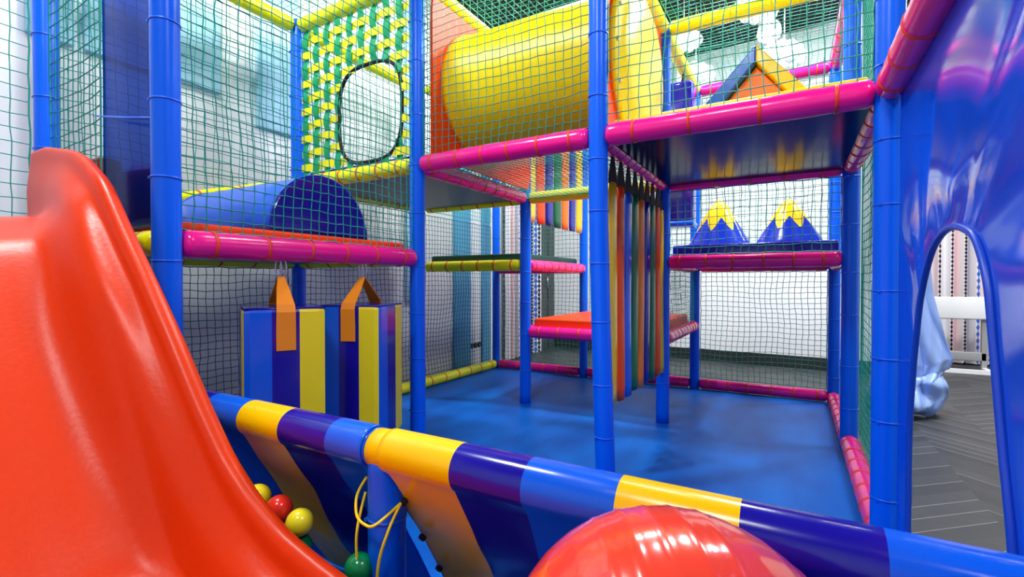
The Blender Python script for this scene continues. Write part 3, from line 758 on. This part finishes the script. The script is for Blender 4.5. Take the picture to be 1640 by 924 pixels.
# blue padded blocks at the far left of the right bay
def padblock(label, lo, hi, m, name='foam_block', r=.03):
    mb = MB(); mb.pad(lo, hi, r); return tag(mb.build(name, m), label, 'foam block')
def bag():
    o = thing('punching_bag', 'square glossy navy punching bag hanging behind the left mountain cone', 'punching bag', (-.93, 4.62, 1.62))
    mb = MB(); mb.pad((-1.02, 4.53, 1.63), (-.78, 4.75, 2.90), .03); mb.build('bag_cover', 'vinyl_navy', o)
    mb = MB(); mb.pad((-1.03, 4.52, 1.60), (-.77, 4.76, 1.65), .02); mb.build('bag_foot', 'vinyl_blue', o)
    mb = MB(); mb.tube([(-.9, 4.64, 2.89), (X2+.0, 4.64, ZT-.045)], .012, 8); mb.build('strap', 'webbing', o)
bag()

# ------------------------------------------------------------------ blue film and red block behind the slide
mb = MB(); W = 16; vs = []
for j in range(25):
    z = 1.32+(2.98-1.32)*j/24
    for i in range(W+1):
        x = -2.662+(.50)*i/W; vs.append((x, Y0+.004*math.sin(i*.5+j*.12), z))
mb.add(vs, [(j*(W+1)+i, j*(W+1)+i+1, (j+1)*(W+1)+i+1, (j+1)*(W+1)+i) for j in range(24) for i in range(W)])
ob = mb.build('vinyl_sheet', 'blue_film'); ob.modifiers.new('t', 'SOLIDIFY').thickness = .003
tag(ob, 'see through dark blue vinyl sheet hanging left of the tall front blue post', 'vinyl sheet')
mb = MB(); mb.tube([(-2.60, Y0-.05, 1.813), (-2.32, Y0-.055, 1.755), (-2.15, Y0-.02, 1.735)], [.003, .006, .006], 6); tag(mb.build('zip_tie', 'tie_blue'), 'long blue zip tie sticking out left from the tall front post', 'zip tie')
padblock('dark red foam block standing between slide top and blue vinyl sheet', (-3.10, 1.03, ZL+.096), (-2.925, 1.13, ZL+.46), 'deep_red', r=.02)
mb = MB(); mb.pad((-2.77, 1.03, ZL+.096), (-2.44, 1.15, ZL+.365), .025, mtx=Matrix.Translation((-2.77, 1.03, ZL+.1)) @ Matrix.Rotation(R(3), 4, 'Y') @ Matrix.Translation((2.77, -1.03, -ZL-.1)))
tag(mb.build('foam_block', 'purple'), 'dark purple foam block behind the see through blue vinyl sheet', 'foam block')

# ------------------------------------------------------------------ slide
def interp(tab, x):
    if x <= tab[0][0]: return tab[0][1]
    for (a, va), (b, vb) in zip(tab, tab[1:]):
        if x <= b:
            t = (x-a)/(b-a); return va+(vb-va)*t
    return tab[-1][1]
def smooth_tab(tab, x, w_=.045):
    return sum(interp(tab, x+d*w_)*k for d, k in ((-1, 1), (-.5, 2), (0, 3), (.5, 2), (1, 1)))/9
def slide():
    rim = [(-2.84, 1.648), (-2.7, 1.652), (-2.54, 1.622), (-2.42, 1.60), (-2.334, 1.566), (-2.175, 1.467), (-2.007, 1.276), (-1.834, 1.093), (-1.677, .917), (-1.535, .742), (-1.404, .600), (-1.285, .512), (-1.149, .442), (-1.025, .408), (-.872, .375), (-.6, .36), (-.45, .36)]
    sho = [(-2.84, 1.35), (-2.5, 1.36), (-2.35, 1.35), (-2.2, 1.30), (-2.1, 1.235), (-1.917, 1.043), (-1.71, .751), (-1.529, .494), (-1.431, .37), (-1.3, .30), (-1.1, .27), (-.45, .26)]
    bed = [(-2.84, 1.325), (-2.5, 1.325), (-2.35, 1.30), (-2.2, 1.215), (-2.0, .95), (-1.73, .62), (-1.47, .33), (-1.3, .27), (-1.1, .24), (-.45, .23)]
    cyc = [(-2.84, .70), (-2.5, .655), (-2.35, .62), (-2.2, .575), (-2.0, .55), (-.45, .55)]
    syc = [(-2.84, .758), (-2.6, .738), (-2.35, .70), (-2.2, .672), (-2.0, .66), (-.45, .66)]
    mb = MB(); vs = []; K = 90; xa, xb = -2.84, -.5; NB = 10; ym = .27
    # half section from bed centre to outer lip, catmull-rom smoothed
    def cr(ps, n=4):
        out = []
        for i in range(len(ps)-1):
            p0 = Vector(ps[max(0, i-1)]); p1 = Vector(ps[i]); p2 = Vector(ps[i+1]); p3 = Vector(ps[min(len(ps)-1, i+2)])
            for k in range(n):
                t = k/n; out.append(.5*((2*p1)+(-p0+p2)*t+(2*p0-5*p1+4*p2-p3)*t*t+(-p0+3*p1-3*p2+p3)*t**3))
        out.append(Vector(ps[-1])); return out
    nrow = None
    for i in range(K+1):
        x = xa+(xb-xa)*i/K
        zr, zs, zb = smooth_tab(rim, x), smooth_tab(sho, x), smooth_tab(bed, x); yc, ys = smooth_tab(cyc, x), smooth_tab(syc, x)
        yr = .78
        half = [(ym, zb-.012), (ym+(yc-ym)*.5, zb-.01), (yc-.07, zb), (yc, zb+.012), ((yc+ys)/2, (zb+.35*(zs-zb)+.0)), (ys-.010, zs-.006), (ys+.008, zs+.03), (ys+(yr-ys)*.3, zs+(zr-zs)*.45), (yr-(yr-ys)*.26, zr-.06), (yr-(yr-ys)*.13, zr-.012), (yr, zr), (yr+.018, zr-.012), (yr+.026, zr-.05), (yr+.028, zr-.12), (yr+.028, min(zr-.2, zb-.03))]
        h2 = cr(half); row = [Vector((x, p.x, p.y)) for p in h2]
        mir = [Vector((x, 2*ym-p.x, p.y)) for p in reversed(h2[1:])]
        row = mir+row; nrow = len(row); vs += row
    fs = [(i*nrow+k, (i+1)*nrow+k, (i+1)*nrow+k+1, i*nrow+k+1) for i in range(K) for k in range(nrow-1)]
    mb.add(vs, [f[::-1] for f in fs]); o = mb.build('slide', 'slide_red')
    md = o.modifiers.new('t', 'SOLIDIFY'); md.thickness = .012; md.offset = -1
    md = o.modifiers.new('bev', 'BEVEL'); md.width = .004; md.segments = 2; md.limit_method = 'ANGLE'
    tag(o, 'large orange red plastic slide with high wavy sides running down to the ball pit', 'slide')
slide()

# ------------------------------------------------------------------ ball pit barrier
def barrier():
    zb, yb, r = ZH, Y0, .052
    o = thing('ball_pit_barrier', 'padded ball pit barrier with yellow, navy and blue striped rail and vinyl skirt', 'barrier', (-.9, yb, 0))
    seg = [(X1+.045, -1.755, 'vinyl_navy'), (-1.755, -1.555, 'vinyl_blue'), (-1.555, -1.335, 'vinyl_yellow'), (-1.335, -1.125, 'vinyl_navy'), (-1.125, -.98, 'vinyl_blue'), (-.98, -.695, 'vinyl_yellow'),
           (-.695, -.497, 'vinyl_navy'), (-.497, -.292, 'vinyl_blue'), (-.292, -.078, 'vinyl_yellow'), (-.078, .128, 'vinyl_navy'), (.128, .312, 'vinyl_blue')]
    for a, b, m in seg:
        mb = MB(); L_ = b-a; mb.lathe([(0, r-.004), (.004, r)]+[(.004+(L_-.008)*i/8, r+.0025*math.sin(PI*i/8)) for i in range(1, 8)]+[(L_-.004, r), (L_, r-.004)], (a, yb, zb), (1, 0, 0), 36); mb.build('rail_pad', m, o)
    post(-.945, Y0, 0, zb-.02, .05, parent=o, step=.28)
    # skirts: wrap over the rail, then lean inwards to the floor
    def skirt(x0, x1, bounds, sgn_gap):
        mb = MB(); vs = []; rr = r+.006; bot = (1.262, .012)
        prof = []
        for k in range(15):
            a = R(60) + R(175)*k/14; prof.append((yb+math.cos(a)*rr, zb+math.sin(a)*rr))
        ys, zs_ = prof[-1]; base = len(prof)
        for k in range(1, 25):
            t = k/24; prof.append((ys+(bot[0]-ys)*t, zs_+(bot[1]-zs_)*t))
        K = 90; P = len(prof)
        mats_i = []
        for i in range(K+1):
            x = x0+(x1-x0)*i/K
            for j, (y, z) in enumerate(prof):
                t = max(0, (j-base)/24)
                bil = .028*noise.noise(Vector((x*2.2, t*2.2, 1.3)))*math.sin(PI*min(1, t)) + .006*noise.noise(Vector((x*9, t*6, 4)))*min(1, t*4)
                vs.append((x+.012*t*math.sin(x*5), y+bil*.8, z+bil*.4))
        for i in range(K):
            xm = x0+(x1-x0)*(i+.5)/K; mi = 0
            for b, c in bounds:
                if xm >= b: mi = c
            for j in range(P-1): mb.add([vs[i*P+j], vs[(i+1)*P+j], vs[(i+1)*P+j+1], vs[i*P+j+1]], [(0, 3, 2, 1)], mi)
        ob = mb.build('skirt', ['vinyl_navy', 'vinyl_blue', 'vinyl_yellow'], o); import bmesh
        bm = bmesh.new(); bm.from_mesh(ob.data); bmesh.ops.remove_doubles(bm, verts=bm.verts, dist=.0004); bm.to_mesh(ob.data); bm.free()
        ob.modifiers.new('t', 'SOLIDIFY').thickness = .0025
    skirt(X1+.06, -.985, [(-9, 0), (-1.755, 1), (-1.555, 2), (-1.335, 0), (-1.125, 1)], 0)
    skirt(-.925, .305, [(-9, 2), (-.695, 0), (-.497, 1), (-.292, 2), (-.078, 0), (.128, 1)], 0)
    # eyelets and yellow cord
    for p in ((-.893, .962, .515), (-.893, 1.038, .385), (-.893, 1.111, .26)):
        mb = MB(); mb.lathe([(-.004, .004), (-.004, .011), (.006, .010), (.006, .004)], p, (0, -.87, -.49), 14); mb.build('eyelet', 'webbing', o)
    def cord(pts):
        mb = MB(); P = [Vector(p) for p in pts]; out = []
        for i in range(len(P)-1):
            p0, p1, p2, p3 = P[max(0, i-1)], P[i], P[i+1], P[min(len(P)-1, i+2)]
            for k in range(8):
                t = k/8; out.append(.5*((2*p1)+(-p0+p2)*t+(2*p0-5*p1+4*p2-p3)*t*t+(-p0+3*p1-3*p2+p3)*t**3))
        out.append(P[-1]); mb.tube(out, .0038, 8); mb.build('tie_cord', 'cord', o)
    cord([(-1.0, .935, .57), (-1.005, .905, .53), (-.985, .885, .49), (-.95, .88, .475), (-.91, .88, .485), (-.893, .952, .515)])
    cord([(-.893, .952, .515), (-.89, .90, .46), (-.915, .89, .36), (-.92, .89, .2), (-.92, .885, .03)])
    cord([(-1.0, .93, .53), (-.985, .885, .44), (-.982, .885, .3), (-.99, .88, .1), (-1.01, .87, .03)])
barrier()

# ------------------------------------------------------------------ exercise ball and pit balls
def big_ball(c, r):
    mb = MB(); n, K = 96, 120; vs = []; ax = Vector((.865, .48, .10)).normalized()
    u = Vector((0, 0, 1)); a = (u-ax*u.dot(ax)).normalized(); b = ax.cross(a); c = Vector(c)
    for i in range(K+1):
        p = PI*i/K; h = math.cos(p)
        g = 0
        for q in [x*.155 for x in range(-5, 6)]: g = max(g, math.exp(-((h-q)/.010)**2))
        rr = r*(1+.006*g)
        for k in range(n):
            t = 2*PI*k/n; vs.append(c+ax*rr*h+(a*math.cos(t)+b*math.sin(t))*rr*math.sin(p))
    fs = [(i*n+k, (i+1)*n+k, (i+1)*n+(k+1) % n, i*n+(k+1) % n) for i in range(K) for k in range(n)]
    mb.add(vs, fs); o = mb.build('exercise_ball', 'ball_red'); tag(o, 'big orange red ribbed exercise ball in front of the padded barrier', 'exercise ball')
big_ball((-.127, .634, .561), .232)
tb = MB(); tb.pad((-3.2, -1.5, -.03), (.2, .84, .165), .03); tag(tb.build('floor_cushion', 'trim_blue'), 'dark blue padded floor of the ball pit under the slide end', 'floor cushion')
rb = .039
def pit_ball(p, m, label):
    mb = MB(); mb.sphere(p, rb, 28, 18); o = mb.build('pit_ball', m); tag(o, label, 'plastic ball', 'plastic balls in the ball pit'); return o
pit_ball((-1.434, .895, .432), 'plastic_yellow', 'yellow plastic ball highest between slide and skirt')
pit_ball((-1.334, .9, .418), 'plastic_red', 'red plastic ball between the two yellow ones by the slide')
pit_ball((-1.238, .9, .400), 'plastic_yellow', 'yellow plastic ball lower right of the red one, by the slide edge')
pit_ball((-.987, .895, .344), 'plastic_green', 'green plastic ball beside the blue post with yellow cord')

k = 0
for bx, by, bz in ((-1.434, .895, .432), (-1.334, .9, .418), (-1.238, .9, .400), (-.987, .895, .344)):
    z = bz-.076
    while z > .19:
        k += 1; c = ('red', 'yellow', 'green', 'blue')[k % 4]
        pit_ball((bx+.006*((k*7) % 3-1), by-.004*(k % 2), z), 'plastic_'+c, c+' plastic ball buried under the top balls in the gap beside the slide'); z -= .0765

# ------------------------------------------------------------------ archway sheet
def arch_sheet():
    xs = X3+.012
    arch = [(2.09, .0), (2.10, .30), (2.09, .60), (2.045, .80), (2.00, .93), (1.94, 1.06), (1.83, 1.175), (1.72, 1.225), (1.61, 1.238), (1.50, 1.222), (1.42, 1.19), (1.345, 1.10), (1.30, .96), (1.25, .79), (1.195, .62), (1.14, .35), (1.09, .0)]
    P = [Vector((a, b)) for a, b in arch]; out = []
    for i in range(len(P)-1):
        p0, p1, p2, p3 = P[max(0, i-1)], P[i], P[i+1], P[min(len(P)-1, i+2)]
        for k in range(8):
            t = k/8; out.append(.5*((2*p1)+(-p0+p2)*t+(2*p0-5*p1+4*p2-p3)*t*t+(-p0+3*p1-3*p2+p3)*t**3))
    out.append(P[-1]); n = len(out)
    yl, yr, zt = Y1-.075, -.45, ZU-.02
    # outer rectangle path matching arch parameter: up the left side, over the top, down the right side
    rect = []
    cx, cz = 1.6, .55
    for i, p in enumerate(out):
        t = i/(n-1)
        if t < .34: rect.append(Vector((yl, zt*(t/.34))))
        elif t < .72: rect.append(Vector((yl+(yr-yl)*((t-.34)/.38), zt)))
        else: rect.append(Vector((yr, zt*(1-(t-.72)/.28))))
    Kr = 46; vs = []
    for j in range(Kr+1):
        s = j/Kr
        for i in range(n):
            p = out[i].lerp(rect[i], s**1.15); ang = i/(n-1)
            e = min(1, s*5)*min(1, (1-s)*4)
            fold = .026*noise.noise(Vector((ang*13, s*1.1, 2)))+.007*noise.noise(Vector((ang*30, s*1.6, 8)))+.035*noise.noise(Vector((p.x*1.5, p.y*1.5, 4)))+.003*noise.noise(Vector((p.x*7, p.y*7, 1)))
            vs.append((xs+fold*e*.9 + .012, p.x, max(0, p.y)+FZ*(1-min(1, p.y*3))))
    mb = MB(); mb.add(vs, [(j*n+i, j*n+i+1, (j+1)*n+i+1, (j+1)*n+i) for j in range(Kr) for i in range(n-1)])
    o = thing('arch_curtain', 'shiny blue vinyl wall with an arched doorway at the right', 'vinyl wall', (xs, 1.5, FZ))
    ob = mb.build('vinyl_sheet', 'sheet_blue', o); ob.modifiers.new('t', 'SOLIDIFY').thickness = .003
    mb = MB(); mb.tube([(xs+.010, p.x, max(p.y, 0)+FZ*(1-min(1, p.y*3))) for p in out], .009, 8, cap=True); mb.build('arch_piping', 'trim_blue', o)
mat('sheet_blue', (.004, .085, .80), .13, .10, 2.2)
arch_sheet()
print('verts', sum(len(o.data.vertices) for o in bpy.data.objects if o.type == 'MESH'))
